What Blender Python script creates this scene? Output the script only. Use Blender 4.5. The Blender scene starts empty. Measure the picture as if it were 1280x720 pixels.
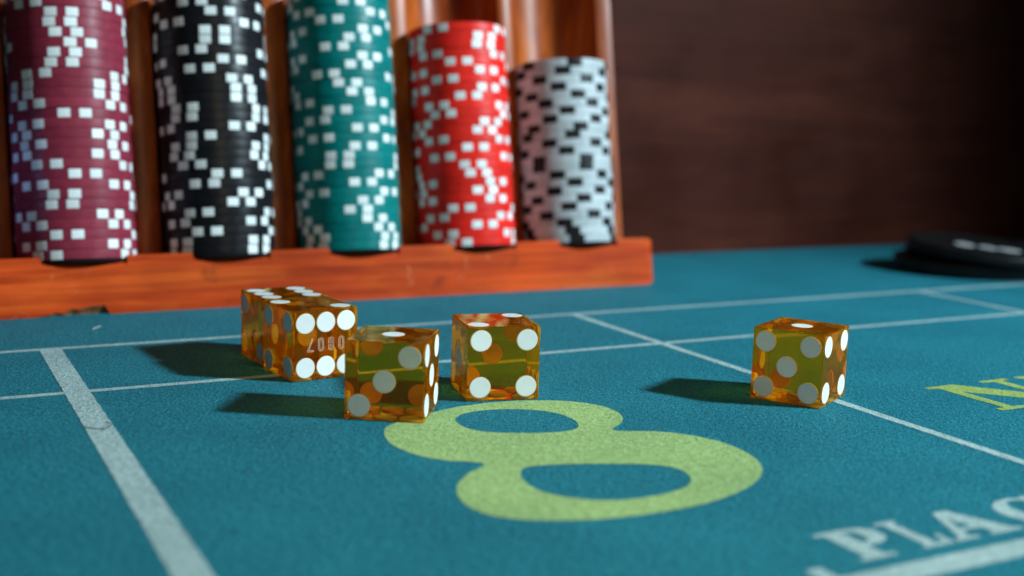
import bpy, bmesh, math, random
from mathutils import Vector, Matrix, noise
random.seed(11)
MM = 0.001
R = math.radians
SC = bpy.context.scene
COL = SC.collection

# ------------------------------------------------------------------ camera
cam = bpy.data.cameras.new('camera')
cam.sensor_width = 36.0
cam.lens = 1475.35 / 1280 * 36.0
cam.clip_start = 0.01
cam.clip_end = 20.0
PITCH, ROLL = 0.154716343, 0.0284947828
fw = Vector((0, math.cos(PITCH), -math.sin(PITCH)))
rt = Vector((1, 0, 0))
up = rt.cross(fw)
r2 = rt * math.cos(ROLL) + up * math.sin(ROLL)
u2 = -rt * math.sin(ROLL) + up * math.cos(ROLL)
cob = bpy.data.objects.new('camera', cam)
COL.objects.link(cob)
cob.matrix_world = Matrix(((r2.x, u2.x, -fw.x, 0), (r2.y, u2.y, -fw.y, 0),
                           (r2.z, u2.z, -fw.z, 74.663 * MM), (0, 0, 0, 1)))
cam.dof.use_dof = True
cam.dof.focus_distance = 0.304
cam.dof.aperture_fstop = 8.5
cam.dof.aperture_blades = 7
SC.camera = cob

# ------------------------------------------------------------------ light
W = bpy.data.worlds.new('World')
SC.world = W
W.use_nodes = True
bg = W.node_tree.nodes['Background']
bg.inputs['Color'].default_value = (1.0, 0.95, 0.88, 1)
bg.inputs['Strength'].default_value = 0.022

def lamp(name, kind, loc, target, energy, color, **kw):
    l = bpy.data.lights.new(name, kind)
    l.energy = energy
    l.color = color
    for k, v in kw.items():
        setattr(l, k, v)
    o = bpy.data.objects.new(name, l)
    COL.objects.link(o)
    o.location = loc
    o.rotation_euler = (Vector(target) - Vector(loc)).to_track_quat('-Z', 'Y').to_euler()
    return o
key = lamp('key_lamp', 'SPOT', (0.915, 0.165, 0.585), (-0.02, 0.36, 0.03), 92, (0.73, 0.95, 1.04),
           shadow_soft_size=0.042, spot_size=R(52), spot_blend=1.0)
fill = lamp('fill_lamp', 'AREA', (0.06, 0.08, 0.185), (0.0, 0.32, 0.0), 0.18, (1.0, 0.82, 0.47),
            shape='DISK', size=0.12)
glow = lamp('blue_side_lamp', 'SPOT', (-0.52, 0.06, 0.09), (-0.172, 0.412, 0.046), 5.0, (0.25, 0.42, 1.0),
            shadow_soft_size=0.02, spot_size=R(6), spot_blend=1.0)

SC.view_settings.view_transform = 'Standard'
SC.view_settings.look = 'None'
SC.view_settings.exposure = 0.0
SC.view_settings.gamma = 1.0
SC.cycles.use_denoising = True
SC.cycles.max_bounces = 14
SC.cycles.transmission_bounces = 12
SC.cycles.glossy_bounces = 6
SC.cycles.diffuse_bounces = 4
SC.cycles.sample_clamp_indirect = 0.0
SC.cycles.caustics_reflective = True
SC.cycles.caustics_refractive = True
SC.cycles.blur_glossy = 1.0
SC.cycles.use_guiding = True
SC.cycles.guiding_training_samples = 64

# ------------------------------------------------------------------ frames
GA = R(27.98)
GX = Vector((math.cos(GA), math.sin(GA), 0))       # along the layout lines
GY = Vector((-math.sin(GA), math.cos(GA), 0))      # across them, away from the camera
def grid(x, y, z=0.0):
    return (GX * x + GY * y + Vector((0, 0, z))) * MM
RA, TILT = R(28.0), 0.172708
RU = Vector((math.cos(RA), math.sin(RA), 0))
RB = Vector((-math.sin(RA), math.cos(RA), 0))
RAX = RB * math.sin(TILT) + Vector((0, 0, math.cos(TILT)))
RN = RB * math.cos(TILT) - Vector((0, 0, math.sin(TILT)))
RE = 430.6855
def rack(u, n, w):
    return (RU * u + RB * RE + RN * n + RAX * w) * MM

# ------------------------------------------------------------------ helpers
def link(name, me, mat=None, parent=None, smooth=False):
    if mat is not None and not me.materials:
        me.materials.append(mat)
    if smooth:
        for p in me.polygons:
            p.use_smooth = True
    o = bpy.data.objects.new(name, me)
    COL.objects.link(o)
    if parent is not None:
        o.parent = parent
    return o
def mesh(name, verts, faces):
    me = bpy.data.meshes.new(name)
    me.from_pydata([tuple(v) for v in verts], [], faces)
    me.update()
    return me
def bm_mesh(name, bm):
    me = bpy.data.meshes.new(name)
    bm.normal_update()
    bm.to_mesh(me)
    bm.free()
    return me
def empty(name, loc, rot=None):
    o = bpy.data.objects.new(name, None)
    COL.objects.link(o)
    o.location = loc
    o.empty_display_size = 0.01
    return o
def tag(o, label=None, cat=None, group=None, kind=None):
    if label: o['label'] = label
    if cat: o['category'] = cat
    if group: o['group'] = group
    if kind: o['kind'] = kind
    return o

# ------------------------------------------------------------------ materials
class NT:
    def __init__(s, name):
        s.m = bpy.data.materials.new(name)
        s.m.use_nodes = True
        s.t = s.m.node_tree
        s.b = s.t.nodes['Principled BSDF']
        s.out = s.t.nodes['Material Output']
    def n(s, typ, **kw):
        nd = s.t.nodes.new(typ)
        for k, v in kw.items():
            if k.startswith('i_'):
                key = k[2:]
                key = int(key) if key.isdigit() else key.replace('_', ' ')
                nd.inputs[key].default_value = v
            else:
                setattr(nd, k, v)
        return nd
    def l(s, a, b):
        s.t.links.new(a, b)
    def mapped(s, scale, kind='Object', rot=(0, 0, 0)):
        tc = s.n('ShaderNodeTexCoord')
        mp = s.n('ShaderNodeMapping')
        mp.inputs['Scale'].default_value = scale
        mp.inputs['Rotation'].default_value = rot
        s.l(tc.outputs[kind], mp.inputs['Vector'])
        return mp.outputs['Vector']
    def ramp(s, fac, stops):
        r = s.n('ShaderNodeValToRGB')
        e = r.color_ramp.elements
        while len(e) < len(stops):
            e.new(0.5)
        for el, (p, c) in zip(e, stops):
            el.position = p
            el.color = (*c, 1)
        s.l(fac, r.inputs['Fac'])
        return r.outputs['Color']
    def mix(s, fac, a, b, mode='MIX'):
        m = s.n('ShaderNodeMix', data_type='RGBA', blend_type=mode)
        for sock, v in ((m.inputs[0], fac), (m.inputs[6], a), (m.inputs[7], b)):
            if hasattr(v, 'is_output'):
                s.l(v, sock)
            else:
                sock.default_value = v if not isinstance(v, tuple) else (*v, 1)
        return m.outputs[2]

def felt_material(name, base, dark, light, printed=False):
    s = NT(name)
    v = s.mapped((1, 1, 1))
    fine = s.n('ShaderNodeTexNoise', i_Scale=1500.0, i_Detail=4.0, i_Roughness=0.7)
    mid = s.n('ShaderNodeTexNoise', i_Scale=520.0, i_Detail=4.0, i_Roughness=0.65)
    big = s.n('ShaderNodeTexNoise', i_Scale=28.0, i_Detail=4.0, i_Roughness=0.6)
    for t in (fine, mid, big):
        s.l(v, t.inputs['Vector'])
    c1 = s.ramp(fine.outputs['Fac'], [(0.34, dark), (0.50, base), (0.68, light)])
    c2 = s.ramp(mid.outputs['Fac'], [(0.30, (0.80, 0.80, 0.80)), (0.70, (1.16, 1.16, 1.16))])
    c3 = s.ramp(big.outputs['Fac'], [(0.30, (0.82, 0.85, 0.86)), (0.70, (1.14, 1.11, 1.08))])
    c = s.mix(1.0, c1, c2, 'MULTIPLY')
    c = s.mix(1.0, c, c3, 'MULTIPLY')
    if printed:
        wn = s.n('ShaderNodeTexNoise', i_Scale=750.0, i_Detail=5.0, i_Roughness=0.75)
        s.l(v, wn.inputs['Vector'])
        wf = s.ramp(wn.outputs['Fac'], [(0.60, (0, 0, 0)), (0.72, (0.55, 0.55, 0.55))])
        c = s.mix(wf, c, (0.03, 0.22, 0.27))
    tip = s.n('ShaderNodeTexNoise', i_Scale=1150.0, i_Detail=1.0)
    s.l(v, tip.inputs['Vector'])
    tf = s.ramp(tip.outputs['Fac'], [(0.66, (0, 0, 0)), (0.76, (0.75, 0.75, 0.75))])
    c = s.mix(tf, c, (0.12 + base[0], 0.42, 0.52))
    s.l(c, s.b.inputs['Base Color'])
    s.b.inputs['Roughness'].default_value = 0.6
    s.b.inputs['Specular IOR Level'].default_value = 0.06
    s.b.inputs['Sheen Weight'].default_value = 0.0
    s.b.inputs['Sheen Roughness'].default_value = 0.5
    s.b.inputs['Sheen Tint'].default_value = (0.6, 0.9, 1.0, 1)
    bp = s.n('ShaderNodeBump', i_Strength=1.0, i_Distance=0.0010)
    bp2 = s.n('ShaderNodeBump', i_Strength=0.7, i_Distance=0.0012)
    s.l(fine.outputs['Fac'], bp.inputs['Height'])
    s.l(mid.outputs['Fac'], bp2.inputs['Height'])
    s.l(bp.outputs['Normal'], bp2.inputs['Normal'])
    s.l(bp2.outputs['Normal'], s.b.inputs['Normal'])
    return s.m
M_FELT = felt_material('felt', (0.018, 0.205, 0.275), (0.004, 0.080, 0.125), (0.050, 0.40, 0.51))
M_PRINT = felt_material('print_white', (0.45, 0.63, 0.64), (0.28, 0.46, 0.49), (0.60, 0.74, 0.75), printed=True)
M_NUMBER = felt_material('print_green', (0.42, 0.63, 0.24), (0.30, 0.50, 0.19), (0.52, 0.70, 0.31), printed=True)
M_NINE = felt_material('print_yellow', (0.42, 0.56, 0.15), (0.24, 0.38, 0.11), (0.48, 0.58, 0.19), printed=True)

def wood_material(name, along, stops, rough=0.35, spec=0.5, coat=0.3, blotch=0.85, pore=0.72, fine=60, longs=4.0, wear=False, kind='Object', rot=(0, 0, 0), bump=0.15):
    s = NT(name)
    sc = [fine, fine, fine]
    sc[along] = longs
    v = s.mapped(tuple(sc), kind, rot)
    sc2 = [420, 420, 420]
    sc2[along] = 12.0
    v2 = s.mapped(tuple(sc2), kind, rot)
    v3 = s.mapped((1, 1, 1), kind, rot)
    a = s.n('ShaderNodeTexNoise', i_Scale=1.6, i_Detail=6.0, i_Roughness=0.6, i_Distortion=0.8)
    f = s.n('ShaderNodeTexNoise', i_Scale=1.0, i_Detail=4.0, i_Roughness=0.6)
    g = s.n('ShaderNodeTexNoise', i_Scale=22.0, i_Detail=3.0)
    s.l(v, a.inputs['Vector']); s.l(v2, f.inputs['Vector']); s.l(v3, g.inputs['Vector'])
    c = s.ramp(a.outputs['Fac'], stops)
    c2 = s.ramp(f.outputs['Fac'], [(0.30, (pore, pore * .92, pore * .86)), (0.62, (1.08, 1.08, 1.08))])
    c3 = s.ramp(g.outputs['Fac'], [(0.30, (blotch, blotch * 0.95, blotch * 0.9)), (0.70, (1.1, 1.1, 1.1))])
    c = s.mix(1.0, c, c2, 'MULTIPLY')
    c = s.mix(1.0, c, c3, 'MULTIPLY')
    if wear:
        wn = s.n('ShaderNodeTexNoise', i_Scale=75.0, i_Detail=6.0, i_Roughness=0.7, i_Distortion=1.2)
        s.l(v3, wn.inputs['Vector'])
        c = s.mix(s.ramp(wn.outputs['Fac'], [(0.64, (0, 0, 0)), (0.72, (0.45, 0.45, 0.45))]), c, (0.62, 0.27, 0.13))
        wd = s.n('ShaderNodeTexNoise', i_Scale=48.0, i_Detail=5.0, i_Roughness=0.7)
        s.l(v3, wd.inputs['Vector'])
        c = s.mix(s.ramp(wd.outputs['Fac'], [(0.62, (0, 0, 0)), (0.74, (0.7, 0.7, 0.7))]), c, (0.12, 0.022, 0.008))
    s.l(c, s.b.inputs['Base Color'])
    rr = s.n('ShaderNodeMapRange', i_1=0.3, i_2=0.7, i_3=rough * 0.8, i_4=rough * 1.3)
    s.l(g.outputs['Fac'], rr.inputs[0])
    s.l(rr.outputs[0], s.b.inputs['Roughness'])
    s.b.inputs['Specular IOR Level'].default_value = spec
    s.b.inputs['Coat Weight'].default_value = coat
    s.b.inputs['Coat Roughness'].default_value = 0.25
    bp = s.n('ShaderNodeBump', i_Strength=bump, i_Distance=0.0004)
    s.l(f.outputs['Fac'], bp.inputs['Height'])
    s.l(bp.outputs['Normal'], s.b.inputs['Normal'])
    return s
RW = [(0.24, (0.36, 0.030, 0.005)), (0.5, (0.58, 0.066, 0.009)), (0.78, (0.78, 0.140, 0.020))]
rail_s = wood_material('varnished_rail_wood', 0, RW, wear=True, rough=0.52, spec=0.08, coat=0.0, pore=0.66, fine=90, longs=9.0, blotch=0.62)
M_RAIL = rail_s.m
BW = [(0.28, (0.14, 0.016, 0.002)), (0.5, (0.30, 0.055, 0.005)), (0.72, (0.52, 0.13, 0.014))]
M_BOARD = wood_material('varnished_board_wood', 2, BW, rough=0.36, spec=0.2, coat=0.08).m
M_RAW = wood_material('bare_chipped_wood', 0, [(0.3, (0.09, 0.035, 0.015)), (0.5, (0.20, 0.085, 0.035)), (0.7, (0.30, 0.14, 0.06))], rough=0.8, spec=0.2, coat=0.0).m
WW = [(0.30, (0.040, 0.0100, 0.0070)), (0.5, (0.058, 0.0145, 0.0095)), (0.72, (0.082, 0.0215, 0.0130))]
M_WALL = wood_material('dark_wall_wood', 0, WW, rough=0.5, spec=0.06, coat=0.0, blotch=0.75, pore=0.9, fine=22, longs=3.5).m

def plastic(name, col, rough=0.40, var=0.12, spec=0.14):
    s = NT(name)
    v = s.mapped((1, 1, 1))
    n = s.n('ShaderNodeTexNoise', i_Scale=260.0, i_Detail=4.0)
    s.l(v, n.inputs['Vector'])
    d = tuple(c * (1 - var) for c in col)
    b_ = tuple(min(1, c * (1 + var)) for c in col)
    c = s.ramp(n.outputs['Fac'], [(0.3, d), (0.7, b_)])
    oi = s.n('ShaderNodeObjectInfo')
    rv = s.ramp(oi.outputs['Random'], [(0.0, (0.86, 0.86, 0.86)), (1.0, (1.08, 1.08, 1.08))])
    c = s.mix(1.0, c, rv, 'MULTIPLY')
    s.l(c, s.b.inputs['Base Color'])
    r = s.n('ShaderNodeMapRange', i_1=0.3, i_2=0.7, i_3=rough * 0.8, i_4=rough * 1.25)
    s.l(n.outputs['Fac'], r.inputs[0])
    s.l(r.outputs[0], s.b.inputs['Roughness'])
    s.b.inputs['Specular IOR Level'].default_value = spec
    bp = s.n('ShaderNodeBump', i_Strength=0.15, i_Distance=0.0001)
    s.l(n.outputs['Fac'], bp.inputs['Height'])
    s.l(bp.outputs['Normal'], s.b.inputs['Normal'])
    return s.m
M_CHIP = {
    'maroon': plastic('maroon_clay', (0.25, 0.028, 0.052)),
    'black': plastic('black_clay', (0.010, 0.010, 0.012), rough=0.34),
    'green': plastic('green_clay', (0.0, 0.165, 0.160)),
    'red': plastic('red_clay', (0.76, 0.020, 0.013)),
    'white': plastic('white_clay', (0.46, 0.50, 0.52)),
}
M_SPOT_W = plastic('white_spot', (0.74, 0.78, 0.78), var=0.04)
M_SPOT_K = plastic('black_spot', (0.010, 0.010, 0.012))
M_PIP = plastic('pip_white', (0.74, 0.80, 0.81), rough=0.3, var=0.03)

def amber():
    s = NT('amber_acrylic')
    s.t.nodes.remove(s.b)
    g = s.n('ShaderNodeBsdfGlass')
    g.inputs['Color'].default_value = (1.0, 0.87, 0.36, 1)
    g.inputs['Roughness'].default_value = 0.0
    g.inputs['IOR'].default_value = 1.49
    s.l(g.outputs[0], s.out.inputs['Surface'])
    a = s.n('ShaderNodeVolumeAbsorption')
    a.inputs['Color'].default_value = (1.0, 0.77, 0.0, 1)
    a.inputs['Density'].default_value = 125.0
    s.l(a.outputs[0], s.out.inputs['Volume'])
    # amber diffuse and translucent share painted in for the acrylic's inner glow
    df = s.n('ShaderNodeBsdfDiffuse')
    df.inputs['Color'].default_value = (1.0, 0.34, 0.012, 1)
    v = s.mapped((1, 1, 1))
    hz = s.n('ShaderNodeTexNoise', i_Scale=160.0, i_Detail=4.0)
    s.l(v, hz.inputs['Vector'])
    hr = s.n('ShaderNodeMapRange', i_1=0.3, i_2=0.7, i_3=0.07, i_4=0.12)
    s.l(hz.outputs['Fac'], hr.inputs[0])
    tr = s.n('ShaderNodeBsdfTranslucent')
    tr.inputs['Color'].default_value = (1.0, 0.52, 0.03, 1)
    m0 = s.n('ShaderNodeMixShader', i_0=0.65)
    s.l(df.outputs[0], m0.inputs[1]); s.l(tr.outputs[0], m0.inputs[2])
    mx = s.n('ShaderNodeMixShader')
    s.l(hr.outputs[0], mx.inputs[0]); s.l(g.outputs[0], mx.inputs[1]); s.l(m0.outputs[0], mx.inputs[2])
    s.l(mx.outputs[0], s.out.inputs['Surface'])
    return s.m
M_DIE = amber()
s_ = NT('engraving_gilt')
s_.b.inputs['Base Color'].default_value = (0.95, 0.80, 0.55, 1)
s_.b.inputs['Roughness'].default_value = 0.4
M_SERIAL = s_.m

# ------------------------------------------------------------------ table and wall
def sheet(name, x0, x1, y0, y1, z, step, mat):
    nx = max(1, int((x1 - x0) / step)); ny = max(1, int((y1 - y0) / step))
    vs = [grid(x0 + (x1 - x0) * i / nx, y0 + (y1 - y0) * j / ny, z) for j in range(ny + 1) for i in range(nx + 1)]
    fs = [(j * (nx + 1) + i, j * (nx + 1) + i + 1, (j + 1) * (nx + 1) + i + 1, (j + 1) * (nx + 1) + i) for j in range(ny) for i in range(nx)]
    return mesh(name, vs, fs)
felt = link('felt_table_top', sheet('felt_table_top', -420, 1100, -350, 501, 0, 100, M_FELT), M_FELT)
tag(felt, kind='structure')

WY = 500.0
def wall_mesh():
    # built in its own frame so that the grain runs along its length
    me = mesh('wall', [(-0.6, 0, 0), (1.3, 0, 0), (1.3, 0, 0.75), (-0.6, 0, 0.75),
                       (-0.6, 0.018, 0), (1.3, 0.018, 0), (1.3, 0.018, 0.75), (-0.6, 0.018, 0.75)],
              [(0, 1, 2, 3), (5, 4, 7, 6), (3, 2, 6, 7), (1, 5, 6, 2), (4, 0, 3, 7), (4, 5, 1, 0)])
    return me
wall = link('wall', wall_mesh(), M_WALL)
wall.location = grid(0, WY, -3)
wall.rotation_euler = (0, 0, GA)
tag(wall, 'dark walnut wall panel behind the chip rack at the back of the felt', kind='structure')

# printed marks: thin sheets lying on the felt
PZ = 0.06
def wobble_strip(pts, half, z=PZ):
    # a strip along a polyline in grid coordinates with slightly ragged edges
    vs, fs = [], []
    dense = []
    for (a, b) in zip(pts[:-1], pts[1:]):
        n = max(2, int(math.dist(a, b) / 1.2))
        dense += [(a[0] + (b[0] - a[0]) * i / n, a[1] + (b[1] - a[1]) * i / n) for i in range(n)]
    dense.append(pts[-1])
    d = Vector((pts[-1][0] - pts[0][0], pts[-1][1] - pts[0][1])).normalized()
    nx, ny = -d.y, d.x
    for (x, y) in dense:
        w1 = half + 0.16 * noise.noise(Vector((x * .9, y * .9, 3))) + 0.10 * noise.noise(Vector((x * 3, y * 3, 9)))
        w2 = half + 0.16 * noise.noise(Vector((x * .9, y * .9, 7))) + 0.10 * noise.noise(Vector((x * 3, y * 3, 5)))
        vs += [grid(x + nx * w1, y + ny * w1, z), grid(x - nx * w2, y - ny * w2, z)]
    for i in range(len(dense) - 1):
        fs.append((2 * i, 2 * i + 1, 2 * i + 3, 2 * i + 2))
    return mesh('printed_line', vs, fs)
for pts, half, z in [
        ([(-250, 361.2), (700, 361.6)], 1.5, PZ),
        ([(-250, 305.6), (700, 306.1)], 1.45, PZ + .02),
        ([(134.0, 132.8), (520, 132.6)], 2.9, PZ),
        ([(39.6, 360.5), (39.3, -100)], 3.05, PZ + .04),
        ([(217.2, 361.0), (218.6, -100)], 1.55, PZ + .04),
        ([(389.5, 361.0), (389.0, -100)], 1.55, PZ + .04),
        ([(-133, 361.0), (-133, -100)], 1.55, PZ + .04),
        ([(132.2, 140.2), (132.2, 60)], 1.7, PZ + .04)]:
    link('printed_line', wobble_strip(pts, half, z), M_PRINT, felt)

def smooth_loop(pts, n=6):
    out = []
    N = len(pts)
    for i in range(N):
        p0, p1, p2, p3 = (Vector((*pts[(i + k) % N], 0)) for k in (-1, 0, 1, 2))
        for j in range(n):
            t = j / n
            q = 0.5 * ((2 * p1) + (-p0 + p2) * t + (2 * p0 - 5 * p1 + 4 * p2 - p3) * t * t + (-p0 + 3 * p1 - 3 * p2 + p3) * t ** 3)
            out.append((q.x, q.y))
    return out
def rough(pts, amp=0.12):
    out = []
    for x, y in pts:
        out.append((x + amp * noise.noise(Vector((x * 2, y * 2, 1))), y + amp * noise.noise(Vector((x * 2, y * 2, 4)))))
    return out
def filled(name, loops, mat, z=PZ, parent=None):
    cu = bpy.data.curves.new(name, 'CURVE')
    cu.dimensions = '2D'
    cu.fill_mode = 'BOTH'
    for L in loops:
        sp = cu.splines.new('POLY')
        sp.points.add(len(L) - 1)
        for p, (x, y) in zip(sp.points, L):
            p.co = (x, y, 0, 1)
        sp.use_cyclic_u = True
    tmp = bpy.data.objects.new(name, cu)
    COL.objects.link(tmp)
    dg = bpy.context.evaluated_depsgraph_get()
    me = bpy.data.meshes.new_from_object(tmp.evaluated_get(dg))
    COL.objects.unlink(tmp)
    bpy.data.objects.remove(tmp)
    me.name = name
    for v in me.vertices:
        v.co = grid(v.co.x, v.co.y, z)
    me.update()
    if me.polygons and me.polygons[0].normal.z < 0:
        me.flip_normals()
    me.materials.clear()
    return link(name, me, mat, parent)

E8O = [(97.7, 244.2), (95.2, 234.5), (96.8, 224.8), (101.2, 218.2), (107.6, 213.0), (101.8, 208.3), (97.0, 203.0), (94.0, 196.6), (93.2, 190.6), (94.5, 185.2), (98.0, 181.0), (104.0, 177.4), (111.8, 174.8), (121.0, 173.5), (131.5, 173.5), (141.6, 175.4), (151.0, 179.2), (157.9, 184.3), (162.6, 190.5), (165.0, 198.1), (164.9, 206.8), (161.8, 213.8), (156.4, 219.6), (147.2, 224.4), (152.4, 229.2), (155.8, 234.2), (157.2, 239.4), (156.4, 245.2), (152.4, 250.9), (145.2, 255.3), (135.4, 257.9), (124.5, 257.6), (116.0, 255.4), (108.4, 252.2), (101.8, 248.9)]
E8A = [(115.9, 242.6), (116.9, 247.0), (120.2, 250.3), (125.2, 251.8), (131.4, 251.1), (137.4, 248.4), (141.8, 243.9), (143.3, 238.1), (142.2, 232.2), (139.0, 228.6), (133.6, 228.2), (126.2, 230.5), (119.3, 234.2), (116.4, 238.4)]
E8B = [(109.8, 197.8), (111.3, 203.5), (115.2, 207.4), (123.2, 206.0), (133.8, 202.0), (141.0, 198.0), (143.9, 193.2), (142.4, 187.8), (139.0, 184.2), (134.1, 182.3), (127.7, 181.6), (121.6, 182.2), (116.9, 184.3), (112.7, 188.0), (110.2, 192.4)]
filled('printed_number', [rough(smooth_loop(E8O)), rough(smooth_loop(E8A)), rough(smooth_loop(E8B))], M_NUMBER, PZ + .02, felt)

def dens(L, step=1.0):
    out = []
    for a, b in zip(L, L[1:] + L[:1]):
        n = max(1, int(math.dist(a, b) / step))
        out += [(a[0] + (b[0] - a[0]) * i / n, a[1] + (b[1] - a[1]) * i / n) for i in range(n)]
    return out
def glyph(x0, y0, w, h, loops, mat, z=PZ + .02):
    filled('printed_letter', [rough(dens([(x0 + px * w, y0 + py * h) for px, py in L]), 0.10) for L in loops], mat, z, felt)
# heavy slab-serif capitals drawn in a unit cell
G = {
 'N': [[(0, 1), (0, .93), (.10, .91), (.10, .09), (0, .07), (0, 0), (.36, 0), (.36, .07), (.21, .09), (.21, .72), (.76, 0), (.90, 0), (.90, .91), (1, .93), (1, 1), (.66, 1), (.66, .93), (.79, .91), (.79, .36), (.34, 1)]],
 'I': [[(0, 1), (0, .92), (.22, .90), (.22, .10), (0, .08), (0, 0), (1, 0), (1, .08), (.78, .10), (.78, .90), (1, .92), (1, 1)]],
 'E': [[(0, 1), (0, .92), (.14, .90), (.14, .10), (0, .08), (0, 0), (.96, 0), (1, .30), (.90, .30), (.78, .11), (.46, .10), (.46, .46), (.60, .46), (.66, .36), (.74, .36), (.74, .66), (.66, .66), (.60, .56), (.46, .56), (.46, .90), (.74, .89), (.86, .72), (.95, .72), (.93, 1)]],
 'P': [[(0, 1), (0, .92), (.14, .90), (.14, .10), (0, .08), (0, 0), (.64, 0), (.64, .08), (.48, .10), (.48, .40), (.70, .40), (.88, .46), (1, .58), (1, .82), (.90, .94), (.70, 1)],
       [(.48, .90), (.48, .50), (.60, .51), (.68, .60), (.68, .80), (.60, .90)]],
 'L': [[(0, 1), (0, .92), (.16, .90), (.16, .10), (0, .08), (0, 0), (.95, 0), (1, .36), (.90, .36), (.76, .12), (.52, .10), (.52, .90), (.68, .92), (.68, 1)]],
 'A': [[(0, 0), (0, .08), (.10, .10), (.42, 1), (.62, 1), (.92, .10), (1, .08), (1, 0), (.52, 0), (.52, .08), (.62, .10), (.56, .28), (.30, .28), (.24, .10), (.34, .08), (.34, 0)],
       [(.33, .37), (.53, .37), (.43, .70)]],
 'C': [[(.98, .30), (.86, .30), (.78, .14), (.60, .09), (.44, .16), (.36, .34), (.36, .68), (.44, .86), (.60, .92), (.76, .86), (.86, .66), (.97, .66), (.97, 1), (.88, 1), (.82, .95), (.60, 1.01), (.34, .97), (.12, .82), (0, .52), (.10, .20), (.34, .03), (.60, -.01), (.84, .06)]],
 'B': [[(0, 1), (0, .92), (.14, .90), (.14, .10), (0, .08), (0, 0), (.74, 0), (.92, .07), (1, .20), (.98, .40), (.86, .52), (.96, .64), (.96, .84), (.86, .96), (.70, 1)],
       [(.46, .90), (.46, .58), (.58, .59), (.65, .68), (.65, .82), (.58, .90)], [(.46, .46), (.46, .10), (.58, .10), (.68, .20), (.68, .38), (.58, .46)]],
 'T': [[(.03, 1), (0, .66), (.09, .66), (.18, .88), (.34, .90), (.34, .10), (.20, .08), (.20, 0), (.80, 0), (.80, .08), (.66, .10), (.66, .90), (.82, .88), (.91, .66), (1, .66), (.97, 1)]],
 'S': [[(.08, .34), (0, .34), (.02, 0), (.10, 0), (.16, .06), (.45, -.01), (.80, .06), (.98, .28), (.86, .50), (.52, .64), (.36, .74), (.42, .88), (.58, .91), (.74, .84), (.84, .68), (.93, .68), (.91, 1), (.84, 1), (.78, .95), (.50, 1.01), (.20, .94), (.04, .74), (.14, .54), (.46, .40), (.62, .27), (.56, .13), (.42, .09), (.22, .16)]],
}
for ch, x0, w in [('N', 251.6, 32), ('I', 287.4, 13.5), ('N', 304.5, 32), ('E', 340, 23)]:
    glyph(x0, 202.2, w, 26.2, G[ch], M_NINE)
for ch, x0, w in [('P', 142.8, 12.6), ('L', 157.4, 7.6), ('A', 165.4, 17.0), ('C', 184.6, 14.0), ('E', 200.2, 12.4)]:
    glyph(x0, 139.4, w, 13.0, G[ch], M_PRINT)
for ch, x0, w in [('B', 228, 12.6), ('E', 242, 12.2), ('T', 256, 13), ('S', 270, 11.6)]:
    glyph(x0, 139.4, w, 13.0, G[ch], M_PRINT)

# loose fibres of the felt nap standing up where the picture is sharp enough to show them
def inside(pt, poly):
    x, y = pt
    c = False
    j = len(poly) - 1
    for i in range(len(poly)):
        xi, yi = poly[i]; xj, yj = poly[j]
        if (yi > y) != (yj > y) and x < (xj - xi) * (y - yi) / (yj - yi) + xi:
            c = not c
        j = i
    return c
def on_print(x, y):
    if 359.3 < y < 363.2 or 304.0 < y < 307.8 or 129.7 < y < 135.8: return True
    if y < 362 and (36 < x < 43 or 216 < x < 220.4 or 387 < x < 391.5): return True
    if 90 < x < 168 and 171 < y < 260:
        return inside((x, y), E8O) and not inside((x, y), E8A) and not inside((x, y), E8B)
    if 250 < x < 365 and 201 < y < 230: return True
    if 140 < x < 284 and 138 < y < 154: return True
    return False
def fibres(name, n, mat, seed):
    rn = random.Random(seed)
    vs, fs = [], []
    while len(fs) < n * 2:
        x, y = rn.uniform(-20, 300), 150 + 250 * rn.random()
        if on_print(x, y): continue
        a = rn.uniform(0, 2 * math.pi)
        L, w = rn.uniform(.35, .95), rn.uniform(.028, .05)
        bend = rn.uniform(-.8, .8)
        z0, z1, z2 = .02, rn.uniform(.08, .26), rn.uniform(.05, .42)
        p = Vector((x, y)); d = Vector((math.cos(a), math.sin(a)))
        q = p + d * L * .5
        d2 = Vector((math.cos(a + bend), math.sin(a + bend)))
        t = q + d2 * L * .5
        nrm = Vector((-d.y, d.x)) * w / 2
        k = len(vs)
        vs += [grid(p.x - nrm.x, p.y - nrm.y, z0), grid(p.x + nrm.x, p.y + nrm.y, z0), grid(q.x - nrm.x, q.y - nrm.y, z1),
               grid(q.x + nrm.x, q.y + nrm.y, z1), grid(t.x, t.y, z2)]
        fs += [(k, k + 1, k + 3, k + 2), (k + 2, k + 3, k + 4)]
    o = link(name, mesh(name, vs, fs), mat)
    return tag(o, kind='stuff')
def fibre_mat(name, col):
    s = NT(name)
    s.b.inputs['Base Color'].default_value = (*col, 1)
    s.b.inputs['Roughness'].default_value = 0.45
    s.b.inputs['Specular IOR Level'].default_value = 0.4
    return s.m
fibres('felt_nap', 42000, fibre_mat('nap_light', (0.05, 0.38, 0.48)), 3)
fibres('felt_nap', 30000, fibre_mat('nap_dark', (0.008, 0.10, 0.15)), 8)
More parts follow.
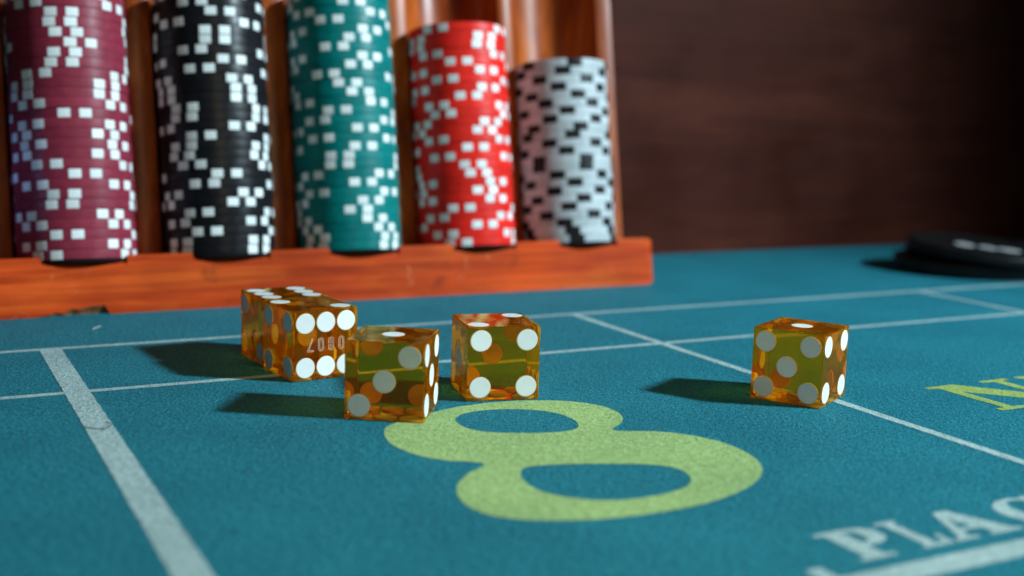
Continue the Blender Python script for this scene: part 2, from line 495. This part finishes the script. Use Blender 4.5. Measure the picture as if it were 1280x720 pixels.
# stray lint
def lint(pts, rad, mat, label):
    cu = bpy.data.curves.new('lint', 'CURVE')
    cu.dimensions = '3D'; cu.bevel_depth = rad * MM; cu.bevel_resolution = 1
    sp = cu.splines.new('NURBS'); sp.points.add(len(pts) - 1); sp.use_endpoint_u = True; sp.order_u = 3
    for p, (x, y, z) in zip(sp.points, pts):
        p.co = (*grid(x, y, z), 1)
    tmp = bpy.data.objects.new('lint', cu); COL.objects.link(tmp)
    me = bpy.data.meshes.new_from_object(tmp.evaluated_get(bpy.context.evaluated_depsgraph_get()))
    COL.objects.unlink(tmp); bpy.data.objects.remove(tmp)
    me.materials.clear()
    return tag(link('lint', me, mat), label, 'lint')
lint([(36.5, 271.5, .3), (38.2, 268.2, .4), (41.0, 268.0, .35), (42.6, 271.2, .5), (41.4, 273.6, .4)], .09, fibre_mat('lint_dark', (0.03, 0.05, 0.06)),
     'short dark curled hair lying on the thick white line at the left')
lint([(55.2, 386.0, .3), (56.4, 388.4, .6), (58.2, 390.6, .3)], .16, fibre_mat('lint_pale', (0.5, 0.5, 0.5)),
     'pale speck of lint between the rack and the far white line at the left')

# ------------------------------------------------------------------ chip rack
STACKS = [57.85, 108.10, 158.70, 209.17, 257.42]
CR = 20.05
rk = empty('chip_rack', rack(155, -15.3, -2.66))
tag(rk, 'orange varnished wooden chip rack leaning back with five upright columns of chips', 'chip rack')
bpy.context.view_layer.update()
RKI = Matrix.Translation(-rk.location)
TT = math.tan(TILT)
RAIL_TOP, SEAT = 17.1, 16.1
DISC_T = 1.3
U0, U1 = 19.0, 289.4
def rail_mesh():
    SR = CR + 0.75
    us = []
    u = U0
    while u < U1 - 4.5:
        us.append(u)
        near = min(abs(abs(u - s) - SR) for s in STACKS)
        u += 0.12 if near < 0.6 else 0.6
    us += [U1 - 4 + 4 * (1 - math.cos(t * math.pi / 2 / 8)) if False else U1 - 4 + 4 * math.sin(t * math.pi / 2 / 8) for t in range(9)]
    vs, fs, fm = [], [], []
    K = 14
    for u in us:
        N0 = -16.6 + 0.15 * noise.noise(Vector((u * .05, 2, 0)))
        top, seat, bot = RAIL_TOP + 0.12 * noise.noise(Vector((u * .03, 0, 0))), SEAT - DISC_T, 0.0
        k = 0.0
        if u > U1 - 4:
            k = 1 - math.sqrt(max(0, 1 - ((u - (U1 - 4)) / 4) ** 2))
            bot, top, N0 = 2.6 * k, top - 1.3 * k, N0 + 1.6 * k
        if u < U0 + 3:
            q = 1 - math.sqrt(max(0, 1 - ((U0 + 3 - u) / 3) ** 2))
            bot, top, N0 = 1.2 * q, top - 1.2 * q, N0 + 1.2 * q
        nlo = nhi = 0.0
        sd = top
        front_top = top
        for s in STACKS:
            if abs(u - s) < SR:
                h = math.sqrt(SR * SR - (u - s) ** 2)
                nlo, nhi, sd = -h, h, seat
                if nlo < N0 + 1.0:
                    nlo = N0 + 1.0
                    front_top = seat - 0.45
        g = 0.0
        a0, a1 = 42.0, 65.0
        if a0 < u < a1:
            t = (u - a0) / (a1 - a0)
            g = 3.4 * (t ** 0.8) * (1 - max(0, (t - .93) / .07)) + 0.7 * noise.noise(Vector((u * .35, 5, 0)))
            g = max(0.0, g)
        wb = lambda n: n * TT + bot
        P = [(26, wb(26)), (N0 + g * .9 + .15, wb(N0) + .03), (N0 + g * 0.5, wb(N0) + g * .55 + .05), (N0, wb(N0) + g + .10),
             (N0, (front_top - 1.2) * .5), (N0, front_top - 1.1), (N0 + .28, front_top - .32), (N0 + 1.0, front_top),
             (nlo, sd if nlo == N0 + 1.0 else top), (nlo, sd), (nhi, sd), (nhi, top), (25, top), (26, top - 1)]
        vs += [rack(u, n, w) - rk.location for n, w in P]
    for i in range(len(us) - 1):
        for j in range(K):
            a, b = i * K + j, i * K + (j + 1) % K
            fs.append((a, b, b + K, a + K))
            fm.append(1 if (j in (1, 2) and 42.0 < us[i] < 65.0) else 0)
    fs.append(tuple(range(K))[::-1]); fm.append(0)
    fs.append(tuple(range((len(us) - 1) * K, len(us) * K))); fm.append(0)
    me = mesh('rail', vs, fs)
    me.materials.append(M_RAIL)
    me.materials.append(M_RAW)
    for p, m_ in zip(me.polygons, fm):
        p.material_index = m_
    bm = bmesh.new(); bm.from_mesh(me)
    bmesh.ops.recalc_face_normals(bm, faces=bm.faces)
    bm.to_mesh(me); bm.free()
    return me
# texture space of the rail follows the grid: rotate the mesh data into the rack's own yaw
def into_yaw(o, rot_only=True):
    o.data.transform(Matrix.Rotation(-RA, 4, 'Z'))
    o.rotation_euler = (0, 0, RA)
rail = link('bottom_rail', rail_mesh(), None, rk)
into_yaw(rail)

def board_mesh():
    CH, RID, BACK = 21.0, 2.0, 27.0
    prof = [(28.3, BACK)]
    prof = []
    L, Rr = 28.4, 286.6
    def ridge_edge(u, n, side):
        # small rounded arris between the ridge face and the channel
        return [(u, n)]
    prof += [(L, BACK), (L, RID + .7), (L + .7, RID)]
    for s in STACKS:
        half = math.sqrt(CH * CH - RID * RID)
        a0 = math.atan2(RID, half)
        prof += [(s - half - .55, RID), (s - half - .15, RID + .22)]
        for i in range(1, 24):
            a = a0 + (math.pi - 2 * a0) * i / 24
            prof.append((s - CH * math.cos(a), CH * math.sin(a)))
        prof += [(s + half + .15, RID + .22), (s + half + .55, RID)]
    prof += [(Rr - .7, RID), (Rr, RID + .7), (Rr, BACK)]
    rings = []
    ws = [17.16, 60, 120, 186, 187]
    vs, fs = [], []
    for w in ws:
        d = 0.8 if w == 187 else 0
        vs += [rack(u, n, w) - rk.location for u, n in prof]
    K = len(prof)
    for i in range(len(ws) - 1):
        for j in range(K):
            a, b = i * K + j, i * K + (j + 1) % K
            fs.append((a, b, b + K, a + K))
    fs.append(tuple(range(K))[::-1])
    fs.append(tuple(range((len(ws) - 1) * K, len(ws) * K)))
    me = mesh('fluted_board', vs, fs)
    bm = bmesh.new(); bm.from_mesh(me)
    bmesh.ops.recalc_face_normals(bm, faces=bm.faces)
    bmesh.ops.triangulate(bm, faces=[f for f in bm.faces if len(f.verts) > 4])
    bm.to_mesh(me); bm.free()
    for p in me.polygons:
        p.use_smooth = abs(p.normal.dot(RAX)) < .5
    me.materials.append(M_BOARD)
    return me
board = link('fluted_board', board_mesh(), None, rk)
into_yaw(board)
es = board.modifiers.new('split', 'EDGE_SPLIT'); es.split_angle = R(35)

def shade_disc_mesh():  # black disc added under each stack, standing in for the shade there
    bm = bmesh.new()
    bmesh.ops.create_cone(bm, cap_ends=True, segments=72, radius1=(CR + .1) * MM, radius2=(CR + .1) * MM, depth=(DISC_T - .03) * MM)
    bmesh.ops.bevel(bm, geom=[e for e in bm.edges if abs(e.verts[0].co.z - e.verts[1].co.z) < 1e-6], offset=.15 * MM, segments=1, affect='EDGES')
    me = bm_mesh('shade_disc', bm)
    s = NT('shade_disc_black')
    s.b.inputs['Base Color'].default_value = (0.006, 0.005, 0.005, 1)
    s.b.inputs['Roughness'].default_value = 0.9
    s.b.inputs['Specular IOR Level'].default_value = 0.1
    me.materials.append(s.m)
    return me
SHADE_DISC_ME = shade_disc_mesh()
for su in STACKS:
    o = bpy.data.objects.new('shade_disc', SHADE_DISC_ME)
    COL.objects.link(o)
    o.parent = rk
    o.matrix_local = Matrix.Translation(rack(su, 0, SEAT - DISC_T / 2) - rk.location) @ Matrix(((RU.x, RN.x, RAX.x, 0), (RU.y, RN.y, RAX.y, 0), (RU.z, RN.z, RAX.z, 0), (0, 0, 0, 1)))

# ------------------------------------------------------------------ poker chips
def chip_body(name, h, mat, rad=CR - .12):
    bm = bmesh.new()
    seg = 72
    c = 0.16
    prof = [(0, .22), (rad * .60, .22), (rad * .62, 0.0), (rad - c, 0.0), (rad - .03, c * .7), (rad, h * .35),
            (rad, h * .65), (rad - .03, h - c * .7), (rad - c, h), (rad * .62, h), (rad * .60, h - .22), (0, h - .22)]
    rings = []
    for r_, z in prof:
        if r_ == 0:
            rings.append([bm.verts.new((0, 0, z * MM))])
        else:
            rings.append([bm.verts.new((r_ * MM * math.cos(2 * math.pi * i / seg), r_ * MM * math.sin(2 * math.pi * i / seg), z * MM)) for i in range(seg)])
    for A, B in zip(rings[:-1], rings[1:]):
        for i in range(seg):
            j = (i + 1) % seg
            if len(A) == 1:
                bm.faces.new((A[0], B[j], B[i]))
            elif len(B) == 1:
                bm.faces.new((A[i], A[j], B[0]))
            else:
                bm.faces.new((A[i], A[j], B[j], B[i]))
    bmesh.ops.recalc_face_normals(bm, faces=bm.faces)
    for k_, ring in enumerate(rings):
        if k_ in (1, 2, 3, 4, 7, 8, 9, 10):
            for i in range(seg):
                e = bm.edges.get((ring[i], ring[(i + 1) % seg]))
                if e: e.smooth = False
    me = bm_mesh(name, bm)
    for p in me.polygons:
        p.use_smooth = True
    me.materials.append(mat)
    return me
def spot_mesh(name, h, half_deg, mat, rad=CR - .12):
    # a moulded insert wrapping the chip's edge, centred on -Y
    bm = bmesh.new()
    c = 0.10
    pr = rad + .045
    prof = [(rad * .76, -.03), (pr - c, -.03), (pr - .03, c * .75), (pr, h * .35), (pr, h * .65), (pr - .03, h - c * .75), (pr - c, h + .03), (rad * .76, h + .03)]
    n = 5
    rings = []
    for i in range(n + 1):
        a = R(-90 - half_deg + 2 * half_deg * i / n)
        rings.append([bm.verts.new((r_ * MM * math.cos(a), r_ * MM * math.sin(a), z * MM)) for r_, z in prof])
    K = len(prof)
    for A, B in zip(rings[:-1], rings[1:]):
        for i in range(K):
            j = (i + 1) % K
            bm.faces.new((A[i], B[i], B[j], A[j]))
    bm.faces.new(rings[0])
    bm.faces.new(rings[-1][::-1])
    bmesh.ops.recalc_face_normals(bm, faces=bm.faces)
    me = bm_mesh(name, bm)
    me.materials.append(mat)
    return me

def ordinal(n):
    w = ['zeroth', 'lowest', 'second', 'third', 'fourth', 'fifth', 'sixth', 'seventh', 'eighth', 'ninth', 'tenth', 'eleventh', 'twelfth',
         'thirteenth', 'fourteenth', 'fifteenth', 'sixteenth', 'seventeenth', 'eighteenth', 'nineteenth', 'twentieth']
    if n <= 20: return w[n]
    return {2: 'twenty-', 3: 'thirty-'}[n // 10] + ['', 'first', 'second', 'third', 'fourth', 'fifth', 'sixth', 'seventh', 'eighth', 'ninth'][n % 10] if n % 10 else 'thirtieth'

PHI = {
 'maroon': [-37, 38, -16, 40, 29, -20, -18, 42, 4, -32, 26, 43, 28, 42, -4, 44, 32, 32, -38, -13, -9, 6, -7, -12, -11, -45, 20],
 'black': [31, 32, -26, 30, -34, 11, 22, -27, -4, -39, -51, -48, -28, 16, -46, -44, 20, 20, 17, -26, 8, -33, -8, -8, 35, -2, -30, 12],
 'green': [30, 33, 24, 11, -8, 7, -56, -2, 28, -27, -26, 0, -46, 4, -50, -26, 22, 1, -14, -37, 0, 14, -26, 1, 16, -30, 27, -4, 10],
 'red': [-35, -50, -3, -60, -29, 15, 0, 16, -7, -14, -50, -9, -56, 4, 13, -46, -53, -15, 12, -41, 10, -24, -58, 8, 10, -51],
 'white': [-20, -25, -34, 4, -28, -9, 16, -19, -40, -4, -2, -27, 12, -18, -8, 15, -24, 10, -9, -32, 4, -27, -12]}
PITCHES = {'maroon': 3.4, 'black': 3.4, 'green': 3.4, 'red': 3.4, 'white': 3.31}
WHERE = {'maroon': 'leftmost stack of the rack', 'black': 'black stack between the maroon and green ones',
         'green': 'green stack in the middle of the rack', 'red': 'red stack of the rack', 'white': 'short white stack at the right end of the rack'}
PROTO = {}
def chip_proto(colour, h):
    body = chip_body('chip_body', h, M_CHIP[colour])
    if colour == 'white':
        sp = spot_mesh('edge_spot', h * 1.0, 9.2, M_SPOT_K)
        angs = [60 * i for i in range(6)]
    else:
        sp = spot_mesh('edge_spot', h * .90, 5.75, M_SPOT_W)
        angs = [90 * i + d for i in range(4) for d in (-9.9, 9.9)]
    return body, sp, angs
for c_, p_ in PITCHES.items():
    PROTO[c_] = chip_proto(c_, p_ - 0.04)
def place_chip(colour, mat3, loc, label, group):
    body, sp, angs = PROTO[colour]
    o = bpy.data.objects.new('poker_chip', body)
    COL.objects.link(o)
    o.matrix_world = Matrix.Translation(loc) @ mat3
    tag(o, label, 'poker chip', group)
    for a in angs:
        c = bpy.data.objects.new('edge_spot', sp)
        COL.objects.link(c)
        c.parent = o
        c.rotation_euler = (0, 0, R(a))
    return o
RROT = Matrix(((RU.x, RN.x, RAX.x, 0), (RU.y, RN.y, RAX.y, 0), (RU.z, RN.z, RAX.z, 0), (0, 0, 0, 1)))
for (colour, phis), su in zip(PHI.items(), STACKS):
    pitch = PITCHES[colour]
    spots = 'black' if colour == 'white' else 'white'
    N = len(phis)
    for k, phi in enumerate(phis):
        rnd = random.Random(hash((colour == 'red', k, int(su))) & 0xffff)
        loc = rack(su + rnd.uniform(-.26, .26), rnd.uniform(-.2, .2), SEAT + .02 + k * pitch)
        pos = ordinal(k + 1)
        if k == N - 1:
            pos = 'topmost'
        lab = '%s poker chip with %s edge spots, %s above the rail in its stack' % (colour, spots, pos)
        if k == 0: lab = '%s poker chip with %s edge spots, lowest of its stack, touching the rail' % (colour, spots)
        if k == N - 1: lab = '%s poker chip with %s edge spots, topmost of the rack\'s %s stack' % (colour, spots, colour)
        place_chip(colour, RROT @ Matrix.Rotation(R(phi), 4, 'Z'), loc, lab, 'poker chips stacked in the rack')

# black table markers lying by the wall on the right
M_PUCK = plastic('black_marker_plastic', (0.006, 0.006, 0.007), rough=0.42, spec=0.3)
M_PUCKW = plastic('white_marker_print', (0.40, 0.41, 0.43), rough=0.5, var=0.04)
def puck_mesh(rad, h):
    bm = bmesh.new()
    seg = 96
    prof = [(0, 0), (rad - 1.0, 0), (rad - .3, .3), (rad, 1.0), (rad, h - 1.0), (rad - .3, h - .3), (rad - 1.0, h), (rad - 2.6, h), (rad - 2.9, h - .25), (0, h - .25)]
    rings = []
    for r_, z in prof:
        if r_ == 0:
            rings.append([bm.verts.new((0, 0, z * MM))])
        else:
            rings.append([bm.verts.new((r_ * MM * math.cos(2 * math.pi * i / seg), r_ * MM * math.sin(2 * math.pi * i / seg), z * MM)) for i in range(seg)])
    for A, B in zip(rings[:-1], rings[1:]):
        for i in range(seg):
            j = (i + 1) % seg
            if len(A) == 1: bm.faces.new((A[0], B[j], B[i]))
            elif len(B) == 1: bm.faces.new((A[i], A[j], B[0]))
            else: bm.faces.new((A[i], A[j], B[j], B[i]))
    bmesh.ops.recalc_face_normals(bm, faces=bm.faces)
    me = bm_mesh('marker_body', bm)
    me.materials.append(M_PUCK)
    return me
def raised_patch(polys, t=.12):
    bm = bmesh.new()
    for P in polys:
        lo = [bm.verts.new((x * MM, y * MM, 0)) for x, y in P]
        hi = [bm.verts.new((x * MM, y * MM, t * MM)) for x, y in P]
        n = len(P)
        bm.faces.new(hi)
        for i in range(n):
            bm.faces.new((lo[i], lo[(i + 1) % n], hi[(i + 1) % n], hi[i]))
    bmesh.ops.recalc_face_normals(bm, faces=bm.faces)
    me = bm_mesh('pale_mark', bm)
    me.materials.append(M_PUCKW)
    return me
def blob(rx, ry, seed):
    rn = random.Random(seed)
    return [[(rx * math.cos(2 * math.pi * i / 22) * rn.uniform(.88, 1.08), ry * math.sin(2 * math.pi * i / 22) * rn.uniform(.88, 1.08)) for i in range(22)]]
PKX, PKY = 225.0, 576.0
p1 = link('table_marker', puck_mesh(36.5, 6.6), None)
p1.location = (PKX * MM, PKY * MM, .08 * MM)
tag(p1, 'plain black round table marker lying flat on the felt underneath the one with pale patches', 'table marker', 'black markers by the wall')
p2 = link('table_marker', puck_mesh(36.5, 4.4), None)
p2.matrix_world = Matrix.Translation(Vector((PKX + 5, PKY - 4, 8.95)) * MM) @ Matrix.Rotation(R(4.6), 4, Vector((.62, .78, 0))) @ Matrix.Rotation(R(-14), 4, 'Z')
tag(p2, 'black round table marker with three pale patches, tilted on top of the plain one', 'table marker', 'black markers by the wall')
for x, y, rx, ry in ((-11, -7, 4.8, 6.6), (-.5, -8.5, 4.6, 6.0), (9.5, -8.5, 5.2, 6.2)):
    l = link('pale_mark', raised_patch(blob(rx, ry, x)), None, p2)
    l.location = (x * MM, y * MM, 4.16 * MM)
p3 = link('table_marker', puck_mesh(19, 3.3), None)
p3.location = Vector((PKX - 9, PKY + 12, 6.65)) * MM
tag(p3, 'small plain black disc wedged between the two wide black markers', 'table marker', 'black markers by the wall')

# ------------------------------------------------------------------ dice
DS = 19.05
H = DS / 2
def die_body():
    bm = bmesh.new()
    bmesh.ops.create_cube(bm, size=DS * MM)
    bmesh.ops.bevel(bm, geom=bm.edges[:], offset=0.34 * MM, segments=2, profile=.6, affect='EDGES')
    me = bm_mesh('die_body', bm)
    me.materials.append(M_DIE)
    return me
DIE_BODY = die_body()
def pip_mesh():
    bm = bmesh.new()
    n = 40
    r_ = 2.66
    prof = [(r_, -.55), (r_, .012), (r_ - .05, .035)]
    rings = [[bm.verts.new((a * MM * math.cos(2 * math.pi * i / n), a * MM * math.sin(2 * math.pi * i / n), z * MM)) for i in range(n)] for a, z in prof]
    for A, B in zip(rings[:-1], rings[1:]):
        for i in range(n):
            j = (i + 1) % n
            bm.faces.new((A[i], A[j], B[j], B[i]))
    bm.faces.new(rings[0][::-1])
    bm.faces.new(rings[-1])
    # added cream ring imitating light caught in the pip's edge
    rr_ = [[bm.verts.new((a * MM * math.cos(2 * math.pi * i / n), a * MM * math.sin(2 * math.pi * i / n), z * MM)) for i in range(n)]
           for a, z in [(r_ + .01, -.5), (r_ + .15, -.5), (r_ + .15, .02), (r_ + .01, .02)]]
    for k in range(4):
        A, B = rr_[k], rr_[(k + 1) % 4]
        for i in range(n):
            j = (i + 1) % n
            f = bm.faces.new((A[i], A[j], B[j], B[i]))
            f.material_index = 1
    bmesh.ops.recalc_face_normals(bm, faces=bm.faces)
    me = bm_mesh('pip', bm)
    me.materials.append(M_PIP)
    me.materials.append(M_RIM)
    return me
_s = NT('pip_rim_light')  # translucent cream, colours the pip's edge as if light came through
_t = _s.n('ShaderNodeBsdfTranslucent')
_t.inputs['Color'].default_value = (1.0, 0.84, 0.5, 1)
_d = _s.n('ShaderNodeBsdfDiffuse')
_d.inputs['Color'].default_value = (0.85, 0.66, 0.36, 1)
_m = _s.n('ShaderNodeMixShader', i_0=0.45)
_s.l(_t.outputs[0], _m.inputs[1]); _s.l(_d.outputs[0], _m.inputs[2])
_s.l(_m.outputs[0], _s.out.inputs['Surface'])
M_RIM = _s.m
PIP = pip_mesh()
P6 = 6.02
def pattern(n, flip=False):
    # (a, b) on the face: a to its right, b up
    s = -1 if flip else 1
    d = [(-P6 * s, P6), (P6 * s, -P6)]
    if n == 1: return [(0, 0)]
    if n == 2: return d
    if n == 3: return d + [(0, 0)]
    q = [(-P6, P6), (P6, -P6), (P6, P6), (-P6, -P6)]
    if n == 4: return q
    if n == 5: return q + [(0, 0)]
    if flip: return q + [(-P6, 0), (P6, 0)]      # two upright columns
    return q + [(0, P6), (0, -P6)]               # two level rows
FACES = {   # normal, right, up as seen from outside
 'front': (Vector((0, -1, 0)), Vector((1, 0, 0)), Vector((0, 0, 1))),
 'back': (Vector((0, 1, 0)), Vector((-1, 0, 0)), Vector((0, 0, 1))),
 'left': (Vector((-1, 0, 0)), Vector((0, -1, 0)), Vector((0, 0, 1))),
 'right': (Vector((1, 0, 0)), Vector((0, 1, 0)), Vector((0, 0, 1))),
 'top': (Vector((0, 0, 1)), Vector((1, 0, 0)), Vector((0, 1, 0))),
 'bottom': (Vector((0, 0, -1)), Vector((1, 0, 0)), Vector((0, -1, 0)))}
def stroke_mesh(polys, wid=.07, depth=.03):
    polys = [([(x * 1.25, y * 1.28) for x, y in p], c) for p, c in polys]
    bm = bmesh.new()
    for poly, closed in polys:
        n = len(poly)
        for i in range(n if closed else n - 1):
            a = Vector((*poly[i], 0)); b_ = Vector((*poly[(i + 1) % n], 0))
            d = (b_ - a).normalized()
            a = a - d * wid * .45; b_ = b_ + d * wid * .45
            p = Vector((-d.y, d.x, 0)) * wid / 2
            q = [bm.verts.new(((v.x) * MM, (v.y) * MM, z * MM)) for z in (-.05, depth) for v in (a + p, a - p, b_ - p, b_ + p)]
            for f in ((0, 1, 2, 3), (7, 6, 5, 4), (0, 4, 5, 1), (1, 5, 6, 2), (2, 6, 7, 3), (3, 7, 4, 0)):
                bm.faces.new([q[k] for k in f])
    bmesh.ops.recalc_face_normals(bm, faces=bm.faces)
    me = bm_mesh('serial_digit', bm)
    me.materials.append(M_SERIAL)
    return me
def octo(cx, cy, w, h, c):
    return [(cx - w + c, cy - h), (cx + w - c, cy - h), (cx + w, cy - h + c), (cx + w, cy + h - c), (cx + w - c, cy + h), (cx - w + c, cy + h), (cx - w, cy + h - c), (cx - w, cy - h + c)]
DIG = {
 '0': [(octo(0, 0, .62, 1.35, .3), True), (octo(0, 0, .30, 1.0, .15), True)],
 '8': [([(-.35, -1.35), (.35, -1.35), (.62, -1.05), (.62, -.25), (.45, 0), (.62, .25), (.62, 1.05), (.35, 1.35), (-.35, 1.35), (-.62, 1.05), (-.62, .25), (-.45, 0), (-.62, -.25), (-.62, -1.05)], True),
       (octo(0, .62, .26, .40, .1), True), (octo(0, -.62, .26, .40, .1), True)],
 '7': [([(-.70, -1.35), (.75, -1.35), (.75, -1.08), (-.36, -1.08), (.62, 1.30), (.40, 1.38), (-.70, -1.20)], True)],
}
def make_die(loc, yaw, faces, label, serial=None, tiltx=0.0):
    o = bpy.data.objects.new('die', DIE_BODY)
    COL.objects.link(o)
    o.location = (loc[0] * MM, loc[1] * MM, (H + 0.09) * MM)
    o.rotation_euler = (0, 0, R(yaw))
    tag(o, label, 'die', 'amber dice on the felt')
    for f, (n, flip) in faces.items():
        nm, rr, uu = FACES[f]
        M = Matrix(((rr.x, uu.x, nm.x), (rr.y, uu.y, nm.y), (rr.z, uu.z, nm.z)))
        for (a, b_) in pattern(n, flip):
            c = bpy.data.objects.new('pip', PIP)
            COL.objects.link(c)
            c.parent = o
            c.matrix_local = Matrix.Translation((nm * H + rr * a + uu * b_) * MM) @ M.to_4x4()
    if serial:
        f, digits = serial
        nm, rr, uu = FACES[f]
        M = Matrix(((rr.x, uu.x, nm.x), (rr.y, uu.y, nm.y), (rr.z, uu.z, nm.z)))
        for ch, x in digits:
            c = bpy.data.objects.new('serial_digit', stroke_mesh(DIG[ch]))
            COL.objects.link(c)
            c.parent = o
            c.matrix_local = Matrix.Translation((nm * H + rr * x) * MM) @ M.to_4x4()
    return o
ya = R(36.0)
bx_, by_ = -55.1, 318.2
ax_ = bx_ - math.sin(ya) * 20.15 + math.cos(ya) * 1.6
ay_ = by_ + math.cos(ya) * 20.15 + math.sin(ya) * 1.6
DICE = [
 make_die((ax_, ay_), 32.5, {'top': (6, True), 'left': (2, False), 'bottom': (1, False), 'right': (5, False), 'front': (3, False), 'back': (4, False)},
          'transparent amber die showing six on top, rear one of the touching pair by the rack'),
 make_die((bx_, by_), 36.0, {'top': (2, False), 'left': (4, False), 'front': (6, False), 'bottom': (5, False), 'right': (3, False), 'back': (1, False)},
          'transparent amber die with engraved numbers between the six white pips facing front',
          ('front', [('7', -4.6), ('0', -1.45), ('8', 1.55), ('0', 4.6)])),
 make_die((-28.2, 278.7), -6.6, {'top': (1, False), 'front': (3, True), 'right': (5, False), 'bottom': (6, False), 'left': (2, False), 'back': (4, False)},
          'transparent amber die nearest the camera, three greyish pips in front, one on top'),
 make_die((-4.04, 301.6), 15.2, {'top': (2, True), 'front': (4, False), 'left': (1, False), 'bottom': (5, False), 'right': (6, False), 'back': (3, False)},
          'transparent amber die just behind the green printed eight, four pips facing front'),
 make_die((76.6, 305.7), -33.75, {'top': (1, False), 'front': (5, False), 'right': (4, False), 'bottom': (6, True), 'left': (3, False), 'back': (2, False)},
          'lone transparent amber die standing on the white line at the right, five pips facing front'),
]
